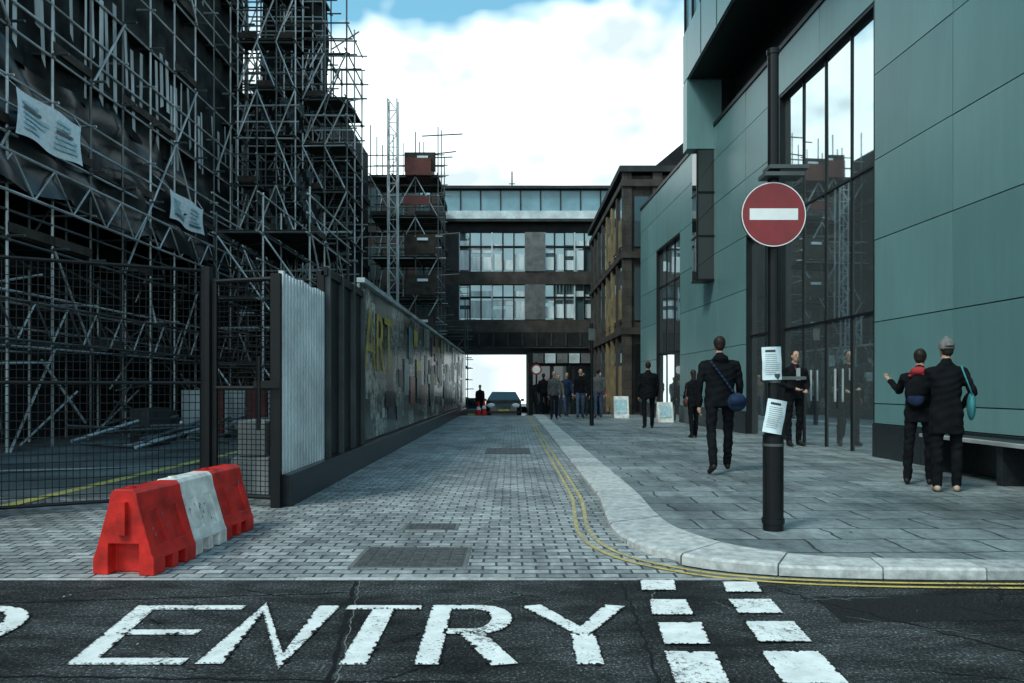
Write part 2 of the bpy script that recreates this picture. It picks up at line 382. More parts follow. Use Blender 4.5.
for y0,y1,z0,z1 in ops:
    n=max(2,round((y1-y0)/.98)); zs=[z0,2.4,4.82,z1] if z1>5 else [z0,2.4,z1]
    for i in range(n):
        a=y0+(y1-y0)*i/n;b=y0+(y1-y0)*(i+1)/n
        for c,d in zip(zs[:-1],zs[1:]):
            t=[U(-.006,.006) for _ in range(3)]
            G.add([W(a,-.10+t[0],c),W(b,-.10+t[1],c),W(b,-.10+t[2],d),W(a,-.10+t[0]-t[1]+t[2],d)],[(0,3,2,1)],mGlassR)
        wbox(B,b-.014,b+.014,-.12,-.07,z0,z1,mMull)
    wbox(B,y0-.0,y0+.05,-.28,.02,z0,z1,mMull); wbox(B,y1-.05,y1,-.28,.021,z0,z1,mMull)
    for c in zs[1:-1]: wbox(B,y0+.05,y1-.05,-.12,-.075,c-.02,c+.02,mMull)
    wbox(B,y0+.05,y1-.05,-.28,.015,z1-.06,z1,mMull)
for y in(13.3,14.3):
    wbox(B,y+.1,y+.13,-.05,-.02,.9,1.5,mTube)
G.obj('glazing',gb); B.obj('window_frames',gb)
B=MB()
for a,b in((1,11.93),(17.85,23.9),(27.25,30)):
    y=a
    while y<b-.01:
        e=min(b,y+1.2); wbox(B,y+.004,e-.004,-.2,.07,-.2,.575,mPlinth); y=e
B.obj('granite_plinth',gb,bevel=.004)
B=MB()
B.box(5.09,5.62,20.32,20.9,4.14,7.70,mGlass)
for z in(4.10,5.3,6.5): B.box(5.07,5.64,20.29,20.93,z,z+.05,mMull)
B.box(5.065,5.105,20.28,20.34,4.1,7.7,mMull)
B.box(4.80,5.75,20.3,20.75,7.72,9.62,mPanels[1])
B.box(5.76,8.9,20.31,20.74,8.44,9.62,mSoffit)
B.box(4.80,9,20.3,20.75,9.66,11.0,mPanels[1])
B.box(4.80,9,12,20.28,9.65,11.0,mPanel)
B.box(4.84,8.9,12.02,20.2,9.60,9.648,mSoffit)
B.box(4.86,9,12.05,20.7,11.02,13.2,mBlueGl)
for y in np.arange(12.1,20.7,.85): B.box(4.80,4.87,y,y+.05,11.0,13.2,mMull)
B.box(4.75,9.1,11.95,20.8,13.21,14.8,mPanel)
for y in np.arange(13,20,1.45): B.box(4.79,4.8,y,y+.015,9.66,11.,mSeam)
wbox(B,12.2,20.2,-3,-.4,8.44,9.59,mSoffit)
B.obj('cantilevered_upper_storeys',gb)

bn=MB()
for y in np.arange(4,9.75,1.4):
    bn.box(5.50,5.92,y+.1,y+.2,PZ,.5,mPlinth)
for k in range(5): bn.box(5.42+k*.1,5.505+k*.1,3.6,9.85,.50,.545,mConc if k==0 else mPlinth)
bn.obj('bench',bevel=.004)

# ---------------------------------------------------------------- brown stone building
bb=empty('brown_stone_building'); B=MB()
B.box(4.75,11,31.15,44,-2,10.1,mBrown)
for x in(4.62,5.9,7.4): B.box(x,x+.4,31.0,31.14,-.5,10.2,mBrown)
for z in(3.4,6.6,9.6): B.box(4.56,11,30.93,31.0,z,z+.28,mStone); B.box(4.58,4.745,31.16,44,z,z+.25,mStone)
B.box(4.5,11.1,30.9,44,10.2,10.45,mConcD)
y=31.6;k=0
while y<43:
    for z0,z1 in((.2,3.0),(4.,6.3),(7.1,9.3)):
        B.box(4.70,4.74,y,y+.9,z0,z1,mGlassB)
        if k<3: B.box(4.66,4.699,y+.1,y+.8,z0+.1,z1-.9,mOchreD)
    B.box(4.62,4.745,y+1.0,y+1.35,0,9.5,mStone if k not in(1,2) else mOchreD); y+=1.75;k+=1
B.box(5.15,5.75,31.1,31.14,.2,3,mBlack);B.box(5.15,5.75,31.1,31.14,4,6.2,mGlassB);B.box(5.15,5.75,31.1,31.14,7.1,9.2,mGlassB)
B.hexa([(5.5,31.3,10.46),(9,31.3,10.46),(9,36,10.46),(5.5,36,10.46),(6.0,31.3,10.5),(9,31.3,13.),(9,36,13.),(6.,36,10.5)],mStoneD)
B.obj('walls',bb)

# ---------------------------------------------------------------- bridge building
br=empty('bridge_office_building'); B=MB(); G=MB(); y0=46.
X0,X1=-12,8
B.box(X0,X1,y0+.4,y0+9,3.9,13.6,mConcD)
B.box(X0,X1,y0+.1,y0+.4,11.55,12.2,mWhiteBand)
B.box(X0,6.53,y0-.3,y0+.1,11.45,11.62,mConcD)
B.box(X0,6.6,y0+.25,y0+.39,12.21,13.5,mBlueGl)
for x in np.arange(X0,6.6,1.25): B.box(x,x+.08,y0+.2,y0+.25,12.2,13.55,mConcD)
B.box(X0,6.7,y0-.1,y0+.4,13.55,13.72,mConcD)
B.box(X0,X1,y0+.15,y0+.4,10.85,11.45,mStoneD)
B.box(X0,X1,y0,y0+.4,7.6,8.4,mStone); B.box(X0,X1,y0-.02,y0+.4,4.6,5.4,mStone); B.box(X0,X1,y0-.1,y0+.4,3.7,4.6,mStoneD)
B.box(X0,X1,y0-.12,y0+9,3.62,3.7,mConcD)
for a,b in((-12,-3.3),(.8,2.05),(5.75,8)):
    B.box(a,b,y0-.05,y0+.4,5.41,7.59,mConcD if a!=.8 else mPier); B.box(a,b,y0-.05,y0+.4,8.41,10.84,mConcD if a!=.8 else mPier)
for a,b in((-3.3,.8),(2.05,5.75)):
    for c,d in((5.4,7.6),(8.4,10.85)):
        n=6
        for i in range(n):
            x=a+(b-a)*i/n; w=(b-a)/n; t=U(-.02,.02)
            G.add([(x,y0+.25+t,c),(x+w,y0+.25-t,c),(x+w,y0+.25,d),(x,y0+.25+2*t,d)],[(0,1,2,3)],mGlassB)
            h=c+(d-c)*random.choice([.3,.38,.3,.55,.45])
            if R()<.9: G.add([(x+.05,y0+.2,c+.12),(x+w-.05,y0+.2,c+.12),(x+w-.05,y0+.2,h),(x+.05,y0+.2,h)],[(0,1,2,3)],mBlind)
            if R()<.75: G.add([(x+.05,y0+.2,h+.25),(x+w-.05,y0+.2,h+.25),(x+w-.05,y0+.2,min(d-.15,h+.6)),(x+.05,y0+.2,min(d-.15,h+.6))],[(0,1,2,3)],mBlind)
            B.box(x-.04,x+.04,y0+.08,y0+.3,c,d,mWhiteBand if i%3==0 else mMull)
        B.box(a,b,y0+.1,y0+.3,c+(d-c)*.62,c+(d-c)*.66,mMull)
for x in np.arange(X0,X1,.9): B.box(x,x+.1,y0-.16,y0-.1,3.75,4.55,mConcD)
B.box(1.05,9,y0+.05,y0+9,-4,3.62,mStoneD); B.box(-12,-3.6,y0+.05,y0+9,-4,3.62,mStoneD)
for i in range(5): B.box(1.3+i*.75,1.95+i*.75,y0-.08,y0+.05,2.7,3.3,mWhiteBand if i%2 else mPier)
for x in(1.3,2.6,3.9): B.box(x,x+1.05,y0,y0+.045,-1.5,2.5,mGlass); 
B.obj('structure',br); G.obj('windows',br)
B=MB(); B.tube((0,y0+2,13.7),(0,y0+2,15.2),.05,mConcD); B.tube((-.2,y0+2,14.4),(.2,y0+2,14.4),.03,mConcD); B.box(-.14,.14,y0+1.9,y0+2.1,13.6,14.2,mConcD); B.obj('roof_antenna',br)

# ---------------------------------------------------------------- scaffolding
def scaffold(B,ox,oy,ux,uy,nb,bay,vx,vy,nd,dep,z0,z1,lift,boards=True,mt=None,rails=True,extra=.8,brace=.5,missing=.1,topfree=0,lite=.5):
    mt=mt or mTube; r=.026
    P=lambda i,j,z:(ox+ux*i*bay+vx*j*dep,oy+uy*i*bay+vy*j*dep,z)
    zs=list(np.arange(z0+lift,z1+.01,lift))
    for i in range(nb+1):
        for j in range(nd+1):
            B.tube(P(i,j,z0),P(i+U(-.01,.01),j,z1+U(.1,extra)),r*1.05,mt if R()<lite else mTubeD)
    for z in zs:
        for j in range(nd+1):
            m2=mt if R()<lite else mTubeD
            B.tube(P(-.15-R()*.2,j,z),P(nb+.1+R()*.25,j,z+U(-.03,.03)),r,m2)
            if rails:
                for h in(.5,1.0):
                    if R()<.9: B.tube(P(-.1-R()*.2,j,z+h),P(nb+.1+R()*.2,j,z+h+U(-.03,.03)),r,m2)
        for i in range(nb+1):
            B.tube(P(i,-.25,z+.05),P(i,nd+.15,z+.05),r,mTubeD)
            if R()<.5: B.tube(P(i,-.1,z+1),P(i,nd+.1,z+1),r,mt)
            for j in range(nd+1):
                q=P(i,j,z); B.box(q[0]-.045,q[0]+.045,q[1]-.045,q[1]+.045,z-.04,z+.04,mTubeD)
        if boards and z<z1-topfree:
            for i in range(nb):
                if R()<missing: continue
                for j in range(nd):
                    a=P(i,j+.04,0);b=P(i+1,j+.96,0)
                    B.box(min(a[0],b[0]),max(a[0],b[0]),min(a[1],b[1]),max(a[1],b[1]),z+.08,z+.12,mBoard)
                if R()<.5:
                    a=P(i,-.02,0);b=P(i+1,.02,0)
                    B.box(min(a[0],b[0])-.01,max(a[0],b[0])+.01,min(a[1],b[1])-.01,max(a[1],b[1])+.01,z+.12,z+.30,mBoard)
    for z in [z0]+zs[:-1]:
        for i in range(nb):
            if R()<brace:
                s=R()<.5; B.tube(P(i+(0 if s else 1),-.04,z),P(i+(1 if s else 0),-.04,z+lift),r,mt)
        for j in range(nd):
            if R()<brace: B.tube(P(0,j,z),P(0,j+1,z+lift),r,mt)
lb=empty('scaffolded_building')
B=MB()
B.box(-17,-11.2,1,27,-.1,20,mStoneD)
y=2
while y<27:
    B.box(-11.2,-10.75,y,y+.8,0,20,mStoneD)
    for z in np.arange(4.2,19,3.6):
        B.box(-11.2,-11.15,y+.9,y+2.1,z+.4,z+3,mGlassB); B.box(-11.15,-11.05,y+1.45,y+1.55,z+.4,z+3,mConcD)
    y+=2.3
for z in np.arange(3.6,20,3.6): B.box(-11.2,-10.6,1,27,z,z+.35,mConcD)
B.obj('facade',lb)
B=MB(); scaffold(B,-8.95,4.,0,1,16,1.3,-1,0,1,1.3,0,19,1.9,brace=.35,lite=.68)
B.obj('facade_scaffolding',lb)
B=MB()
for k in range(70):
    y=U(9,24);x=U(-10.4,-8.7);z=U(0,4.5)
    B.tube((x,y,z),(x+U(-.4,.4),y+U(-2,2),z+U(-1.5,1.5)),.024,mTube if R()<.5 else mTubeD)
for z in(4.6,5.3): B.tube((-8.78,4,z),(-8.78,25,z),.03,mTube)
y=4
while y<25:
    B.tube((-8.78,y,4.6),(-8.78,y+.6,5.3),.02,mTube);B.tube((-8.78,y+.6,5.3),(-8.78,y+1.2,4.6),.02,mTube); y+=1.2
for z in(2.,2.7): B.tube((-8.7,8,z),(-8.7,25,z),.03,mTubeD)
y=8
while y<25:
    B.tube((-8.7,y,2.),(-8.7,y+.5,2.7),.02,mTube);B.tube((-8.7,y+.5,2.7),(-8.7,y+1.,2.),.02,mTubeD); y+=1.
B.obj('lattice_beams',lb)
B=MB()
def tarp(u,v):
    y=5+20.3*u; sag=.3*abs(math.sin(u*math.pi*6)); z=5.0-sag*(1-v)+v*(2.5+.3*math.sin(u*23))
    return(-8.90+.10*math.sin(u*71+v*4)+.07*math.sin(u*33+v*17)+.14*(1-v)*math.sin(u*19)-.3*v,y,z)
B.grid(tarp,150,14,mTarp)
def net(u,v):
    y=4+21.3*u; return(-9.25+.07*math.sin(u*60+v*9)+.06*math.sin(u*140+v*3),y,7.2+12*v)
B.grid(net,160,20,mNet)
def net3(u,v): return(-10.7,4+21*u,4.9*v)
B.grid(net3,30,4,mNet)
o=B.obj('sheeting',lb,smooth=True)
B=MB()
for k in range(46):  # pale strips: their colour stands in for light showing through the ribs
    y=12.5+k*.28+U(-.05,.05); z1=9.6+U(-.3,.5)-(.012*k); z0=z1-U(1.2,2.4)
    if R()<.25: continue
    w=U(.07,.17); s=U(-.2,.02)
    B.add([(-8.99,y,z0),(-8.99,y+w,z0+U(-.2,.2)),(-8.98,y+w+s,z1),(-8.98,y+s,z1)],[(0,1,2,3)],mPale)
for k in range(8):
    y=13+k*1.4+U(-.3,.3); z0=12.+U(0,4)
    B.add([(-9.05,y,z0),(-9.05,y+.1,z0),(-9.05,y+.14,z0+.9),(-9.05,y+.05,z0+.9)],[(0,1,2,3)],mPale)
B.obj('light_streak_strips',lb)
def banner(y0,y1,z0,z1,sk,n):
    B=MB()
    def Fp(u,v,d=0): return(-8.66+d+.04*math.sin(u*9+v*3),y0+(y1-y0)*u,z0+(z1-z0)*v-sk*u+.03*math.sin(u*8)*(1-v))
    B.grid(lambda u,v:Fp(u,v),20,8,mPaper)
    for k in range(n):
        v=.16+.68*k/n
        for a,b in ((.08,.08+U(.2,.4)),(.55,.6+U(.1,.3))):
            B.grid(lambda u,w:Fp(a+(b-a)*u,v+.07*w,.03),8,1,random.choice([mPaperB,mPier,mTeal,mPaperB,mPaperB]))
    for u in(0,1):
        B.tube(Fp(u,1),(-8.97,y0+(y1-y0)*u+(.2 if u else -.2),z1+.3),.008,mPaper,5)
    B.obj('banner',smooth=True)
banner(12.9,14.9,5.60,6.42,.02,6); banner(18.7,20.8,5.45,6.2,.05,5)
B=MB(); scaffold(B,-9,25.2,1,0,2,1.1,0,1,2,1.3,0,18.5,1.9,extra=1.5,brace=.9,missing=.4,lite=.35)
scaffold(B,-6.8,24.,1,0,2,.72,0,1,2,1.2,0,12.3,1.5,extra=1.6,brace=1.,missing=.35,topfree=1,lite=.4)
scaffold(B,-8.6,23.2,1,0,3,.6,0,1,1,.8,0,15,1.5,extra=1.2,brace=.9,missing=.6,lite=.4)
for k in range(110):
    x=U(-8.6,-5.6);y=U(23.8,26.5);z=U(3,12.5); B.tube((x,y,z),(x+U(-1,1),y+U(-.3,.3),z+U(-1.5,1.5)),.024,mTube if R()<.3 else mTubeD)
for k in range(6): 
    x=U(-8.5,-6.3);z=U(5,10); B.grid(lambda u,v,x=x,z=z:(x+.7*u,23.9+.08*math.sin(u*9+v*5),z+1.1*v-.2*u*v),8,8,mTarp)
B.grid(lambda u,v:(-9.1+2.4*u+.04*math.sin(v*30),26.9+.08*math.sin(u*14+v*7),3+13.5*v-(1.6*u*v)),20,20,mNet)
B.grid(lambda u,v:(-6.9+1.5*u,26.6+.07*math.sin(u*12+v*7),2.5+(7.6-1.1*u)*v),14,14,mNet)
B.obj('scaffold_tower')
B=MB(); scaffold(B,-5.2,19,0,1,3,1.5,-1,0,2,1.2,0,5.2,1.7,extra=1.2,brace=.6,lite=.5); B.obj('scaffold_tower')
db=empty('dark_stone_building'); B=MB()  # plain block with dark stone walls
B.box(-16,-7.0,28.5,36,-2,12.5,mStoneD)
for z in(3.5,6.8,10.): B.box(-16,-6.9,28.4,36,z,z+.25,mConcD)
for x in np.arange(-11.5,-7.2,1.5):
    for z in(4,7.3): B.box(x,x+.8,28.44,28.49,z,z+2.3,mGlassB)
B.obj('walls',db)
B=MB(); scaffold(B,-6.6,34.5,1,0,3,1.05,0,1,2,1.6,-.4,12.8,1.9,extra=1.2,brace=.8,lite=.35)
for z in np.arange(1.6,12.6,1.9):
    if R()<.8: B.box(-5.0,-3.55,34.35,34.4,z+.1,z+1.0,mBoard)
B.box(-4.95,-3.75,34.2,35.8,11.0,11.8,mRust); B.box(-5.0,-3.8,34.1,34.15,9.6,10.0,mRust)
for z in np.arange(2,12.5,1.9):
    B.box(-4.4,-3.9,34.28,34.33,z+.3,z+.42,mPaper)
    B.tube((-3.6,34.6,z+.6),(-3.6+U(.3,1.3),34.4,z+.65),.03,mTubeD)
B.tube((-4.2,34.5,12.9),(-2.3,34.5,13.),.03,mTubeD); B.tube((-4.2,34.9,12.),(-2.8,34.9,12.05),.03,mTubeD)
def mast(B,x,y,z0,z1,w,mat):
    for a,b in((0,0),(w,0),(0,w),(w,w)): B.tube((x+a,y+b,z0),(x+a,y+b,z1),.035,mat)
    z=z0;s=0
    while z<z1-.5:
        B.tube((x+(w if s else 0),y,z),(x+(0 if s else w),y,z+.55),.022,mat); B.tube((x,y,z),(x+w,y,z),.022,mat)
        B.tube((x,y+(w if s else 0),z),(x,y+(0 if s else w),z+.55),.022,mat); z+=.55;s^=1
mast(B,-5.65,33.6,0,14.3,.42,mTube)
B.obj('construction_hoist')
B=MB(); scaffold(B,-3.6,38,1,0,1,1.2,0,1,1,2,-1,5.3,1.6,extra=.5,brace=1,mt=mTubeD); B.obj('scaffold_tower')
sb=empty('stone_building'); B=MB()
B.box(-14,-4.1,39.3,45.9,-3,12.3,mStone)
for z in(3.2,6.3,9.4,12.1): B.box(-14,-4.0,39.15,45.8,z,z+.3,mConcD)
for x in np.arange(-9.,-4.6,1.3):
    for z in(3.8,6.9,9.9): B.box(x,x+.75,39.22,39.29,z,z+1.8,mGlassB)
B.obj('walls',sb)

# ---------------------------------------------------------------- fences
def mesh_panel(B,p0,p1,z0,z1,sx,sz,r,mat,frame=.025):
    p0=V(*p0);p1=V(*p1);L=np.linalg.norm(p1-p0); n=int(L/sx)
    P=lambda t,z:(*(p0+(p1-p0)*t),z)
    for i in range(n+1): B.tube(P(i/n,z0),P(i/n,z1),r,mat,4)
    m=int((z1-z0)/sz)
    for j in range(m+1):
        z=z0+(z1-z0)*j/m; B.tube(P(0,z),P(1,z),r,mat,4)
    if frame:
        for t in(0,1): B.tube(P(t,z0-.05),P(t,z1+.03),frame,mat,8)
        for z in(z0,z1,(z0+z1)/2): B.tube(P(0,z),P(1,z),frame*.8,mat,8)
B=MB()
mesh_panel(B,(-3.05,7.4),(-4.85,6.45),.08,2.32,.055,.075,.0042,mBlack,.022)
mesh_panel(B,(-4.9,6.43),(-6.8,5.5),.08,2.32,.055,.075,.0042,mBlack,.022)
B.tube((-3.05,7.42,0),(-3.05,7.42,2.36),.078,mBlack,12); B.box(-3.2,-2.9,7.3,7.55,0,.03,mBlack)
B.tube((-4.87,6.44,0),(-4.87,6.44,2.36),.04,mBlack,10)
B.tube((-3.05,7.4,1.2),(-6.8,5.5,1.2),.02,mBlack)
for x,y in((-4.87,6.44),(-6.8,5.5)): B.box(x-.32,x+.32,y-.11,y+.11,0,.12,mPier)
B.obj('mesh_fence')
B=MB()
mesh_panel(B,(-2.93,7.3),(-2.28,7.1),.1,2.2,.05,.05,.0038,mBlack,.03)
B.box(-2.31,-2.22,7.07,7.14,0,2.25,mBlack); B.box(-2.45,-2.2,7.0,7.03,1.15,1.22,mBlack); B.tube((-2.4,7.0,.75),(-2.4,7.0,1.45),.018,mBlack)
B.obj('site_gate')
B=MB()
B.box(-2.34,-2.27,7.2,8.82,.3,2.26,mTubeD)
y=7.2
while y<8.78:
    a=y; w=.062; t=2.28+.012*math.sin(y*9)+U(-.006,.006)
    B.hexa([(-2.225,a,.3),(-2.27,a-.012,.3),(-2.27,a+w+.012,.3),(-2.225,a+w,.3),(-2.225,a,t),(-2.27,a-.012,t),(-2.27,a+w+.012,t),(-2.225,a+w,t)],mCorr); y+=.108
B.obj('corrugated_fence')
B=MB()
B.box(-2.33,-2.25,8.84,11.02,.28,2.55,mBlack)
for y in(8.9,9.6,10.3,11.0): B.box(-2.25,-2.19,y,y+.06,.2,2.62,mTubeD)
B.box(-2.28,-2.21,8.84,11.02,2.5,2.6,mBlack)
B.obj('steel_fence')
B=MB(); y=11.05
HX=lambda y:-2.28+.002*(y-11)
while y<34.5:
    e=y+1.22; B.box(HX(y)-.04,HX(y)+U(-.003,.003),y+.004,e-.004,.34+zg(e),2.72+zg(y)*.3,mHoard); y=e
for a in np.arange(11.05,34,2.44): B.box(-2.45,-2.33,a,a+.08,0,2.6,mBoard)
B.box(-2.32,-2.2,11.04,34.5,2.73,2.80,mTube)
d=0
for k in range(110):
    y=U(11.2,33.5);z=U(.5,2.3);h=U(.15,.85);w=U(.12,.9); d+=.00011
    if y<14.6 and z+h>1.3: continue
    xx=HX(y)+.008+d; B.add([(xx,y,z),(xx,y+w,z),(xx,y+w,min(2.68,z+h)),(xx,y,min(2.68,z+h))],[(0,1,2,3)],random.choice(posterM))
B.obj('hoarding')
B=MB(); B.box(-2.34,-2.14,7.17,30,-.02,.31,mPlinth); B.box(-2.34,-2.14,30,35,-.6,.2,mPlinth); B.obj('hoarding_base',bevel=.01)
def letters(txt,y,z,s,mat):
    cu=bpy.data.curves.new('t','FONT'); cu.body=txt; cu.size=s; cu.extrude=.004
    o=bpy.data.objects.new('lettering',cu); COL.objects.link(o); bpy.context.view_layer.update()
    me=bpy.data.meshes.new_from_object(o.evaluated_get(bpy.context.evaluated_depsgraph_get())); bpy.data.objects.remove(o)
    o=bpy.data.objects.new('hoarding_lettering',me); COL.objects.link(o); me.materials.clear(); me.materials.append(mat)
    o.rotation_euler=(math.pi/2,0,math.pi/2); o.location=(-2.245,y,z); return o
letters('ART',11.25,1.45,1.4,mOchre)

B=MB(); B.box(-2.95,-2.55,7.75,8.3,0,.42,mConc); B.box(-2.9,-2.6,7.8,8.25,.425,.8,mConc); B.box(-2.5,-2.4,7.7,8.4,0,.9,mPier)
B.obj('concrete_block',bevel=.02)
B=MB()
for k in range(14):
    x=U(-8,-5.2);y=U(12,22);w=U(.3,.8);h=U(.2,.9); B.box(x,x+w,y,y+U(.4,1.4),.002*k,h,random.choice([mConcD,mBoard,mPier,mPier]))
for k in range(50):
    x=U(-8.2,-4.6);y=U(11,22); B.tube((x,y,.1+R()*.4),(x+U(-.3,.3),y+U(1,2.5),.1+R()*.5),.03,mTubeD if R()<.6 else mTube)
B.obj('building_materials_pile')
B=MB()
for k in range(6):
    x=-7.6+k*.5; B.box(x,x+.45,17,17.1,.1,1.1,mRust if k%2 else mPale); B.box(x+.02,x+.06,16.9,17.2,0,.1,mBlack)
B.obj('site_barrier')

# ---------------------------------------------------------------- water filled barriers
def barrier(cx,cy,ang,mat):
    Lh=.245
    prof=[(-.20,0),(-.20,.10),(-.185,.13),(-.10,.42),(-.085,.50),(-.06,.525),(.06,.525),(.085,.50),(.10,.42),(.185,.13),(.20,.10),(.20,0)]
    B=MB(); B.prism(prof,lambda p:(p[0],-Lh,p[1]),lambda p:(p[0],Lh,p[1]),mat)
    o=B.obj('plastic_barrier'); o.location=(cx,cy,0.002); o.rotation_euler=(0,0,ang)
    cb=MB(); cb.box(-.10,.10,-Lh-.05,-Lh+.08,-.05,.19,mat); cb.box(-.10,.10,Lh-.06,Lh+.05,-.05,.17,mat)
    cb.box(-.4,.4,-.12,-.03,-.05,.09,mat); cb.box(-.4,.4,.03,.12,-.05,.09,mat)
    for s in(-1,1):
        for q in(-.11,.11):
            cb.hexa([(s*.155,q-.07,.17),(s*.30,q-.07,.17),(s*.30,q+.07,.17),(s*.155,q+.07,.17),(s*.10,q-.045,.38),(s*.3,q-.045,.38),(s*.3,q+.045,.38),(s*.10,q+.045,.38)] if s>0 else
                    [(s*.30,q-.07,.17),(s*.155,q-.07,.17),(s*.155,q+.07,.17),(s*.30,q+.07,.17),(s*.3,q-.045,.38),(s*.10,q-.045,.38),(s*.10,q+.045,.38),(s*.3,q+.045,.38)],mat)
    c=cb.obj('cutter'); c.location=o.location; c.rotation_euler=o.rotation_euler
    bm=o.modifiers.new('b','BOOLEAN'); bm.object=c; bm.operation='DIFFERENCE'; bm.solver='EXACT'; bm.use_self=True
    bv=o.modifiers.new('v','BEVEL'); bv.width=.012; bv.segments=2; bv.limit_method='ANGLE'
    bpy.context.view_layer.update()
    me=bpy.data.meshes.new_from_object(o.evaluated_get(bpy.context.evaluated_depsgraph_get())); o.modifiers.clear(); o.data=me
    bpy.data.objects.remove(c)
    K=MB(); K.box(-.03,.03,-Lh-.03,-Lh+.005,.25,.45,mat); K.tube((0,-Lh+.08,.52),(0,-Lh+.08,.537),.028,mat,14)
    for k in range(9):
        t=U(-.2,.2);z=U(.2,.42); xx=.19-(z-.12)*.30+.004
        s=U(.004,.012); K.add([(xx,t,z),(xx,t+s,z),(xx-s*.6,t+s,z+s*1.6),(xx-s*.6,t,z+s*1.6)],[(0,1,2,3)],mPier)
    K.obj('lugs_and_scuffs',o)
a=.08
for k,m in enumerate((mRed,mWPl,mRed)):
    barrier(-2.36+.015*k,4.78+k*.515,-a+U(-.04,.04),m)

# ---------------------------------------------------------------- sign post
sp=empty('no_entry_sign'); X,Y=2.03,5.75
B=MB(); B.tube((X,Y,PZ),(X,Y,.78),.078,mBlack,20); B.tube((X,Y,.78),(X,Y,.84),.078,mBlack,20,.045); B.tube((X,Y,.84),(X,Y,3.74),.042,mBlack,16); B.tube((X,Y,3.74),(X,Y,3.78),.048,mBlack,16)
B.tube((X,Y,.10),(X,Y,.14),.086,mBlack,20)
B.obj('post',sp)
XD=X-.025
B=MB(); B.tube((XD,Y-.085,2.48),(XD,Y-.073,2.48),.246,mSignRed,64); B.tube((XD,Y-.0725,2.48),(XD,Y-.066,2.48),.248,mTubeD,64)
B.tube((XD,Y-.0855,2.48),(XD,Y-.0850,2.48),.2465,mSignW,64)
B.tube((XD,Y-.0862,2.48),(XD,Y-.0855,2.48),.239,mSignRed,64)
B.box(XD-.185,XD+.185,Y-.0885,Y-.0865,2.437,2.525,mSignW); B.obj('disc',sp)
B=MB()
for z in(2.35,2.61): B.box(X-.07,X+.07,Y-.065,Y+.055,z,z+.04,mTube)
B.box(X-.06,X+.24,Y-.1,Y+.06,2.83,2.86,mTubeD); B.box(X-.10,X+.20,Y-.12,Y+.05,2.77,2.80,mTubeD); B.box(X+.02,X+.2,Y-.09,Y+.03,2.80,2.83,mBlack)
B.box(X+.04,X+.25,Y-.02,Y+.01,1.215,1.24,mTubeD); B.tube((X,Y,1.19),(X,Y,1.26),.055,mTubeD,16); B.tube((X,Y,.70),(X,Y,.72),.082,mTubeD,20)
B.obj('brackets',sp)
def poster(x,z,w,h,rot,yy):
    B=MB(); c,s=math.cos(rot),math.sin(rot)
    def P(u,v,d=0): 
        a=(u-.5)*w;b=(v-.5)*h; return(x+a*c-b*s,yy-d+.03*abs(u-.5)**2*4+.004*math.sin(v*9),z+a*s+b*c)
    B.grid(P,8,8,mPaper)
    B.grid(lambda u,q:P(.15+.5*u,.84+.07*q,.002),5,1,mInk)
    for k in range(11):
        v=.76-.06*k; e=U(.6,.9)
        B.grid(lambda u,q:P(.12+(e-.12)*u,v+.012*q,.002),5,1,mPier)
    B.obj('paper_notice',sp,smooth=True)
poster(X-.02,1.34,.15,.255,.03,Y-.058); poster(X-.01,.93,.15,.26,-.18,Y-.094)
B=MB(); B.tube((1.25,38,zg(38)),(1.25,38,2.5),.04,mBlack,10); B.tube((1.25,37.94,2.1),(1.25,37.96,2.1),.28,mSignRed,32); B.tube((1.25,37.925,2.1),(1.25,37.935,2.1),.2,mSignW,32); B.obj('traffic_sign')
B=MB(); B.tube((2.35,21.8,PZ),(2.35,21.8,3.05),.045,mBlack,12); B.tube((2.35,21.8,PZ),(2.35,21.8,.9),.065,mBlack,12); B.box(2.25,2.45,21.74,21.76,2.55,2.9,mTubeD); B.obj('signpost')
def aboard(x,y,h,w):
    B=MB()
    for s in(-1,1):
        B.hexa([(x-w/2,y+s*.22,PZ),(x+w/2,y+s*.22,PZ),(x+w/2,y+s*.22+.02,PZ),(x-w/2,y+s*.22+.02,PZ),(x-w/2,y+s*.02,PZ+h),(x+w/2,y+s*.02,PZ+h),(x+w/2,y+s*.02+.02,PZ+h),(x-w/2,y+s*.02+.02,PZ+h)],mWPl)
    B.hexa([(x-w*.38,y-.19,PZ+.15),(x+w*.38,y-.19,PZ+.15),(x+w*.38,y-.18,PZ+.15),(x-w*.38,y-.18,PZ+.15),(x-w*.38,y-.06,PZ+h*.85),(x+w*.38,y-.06,PZ+h*.85),(x+w*.38,y-.05,PZ+h*.85),(x-w*.38,y-.05,PZ+h*.85)],mPaperB)
    B.obj('sandwich_board')
aboard(4.05,27.5,.8,.55); aboard(4.95,24,.65,.5)

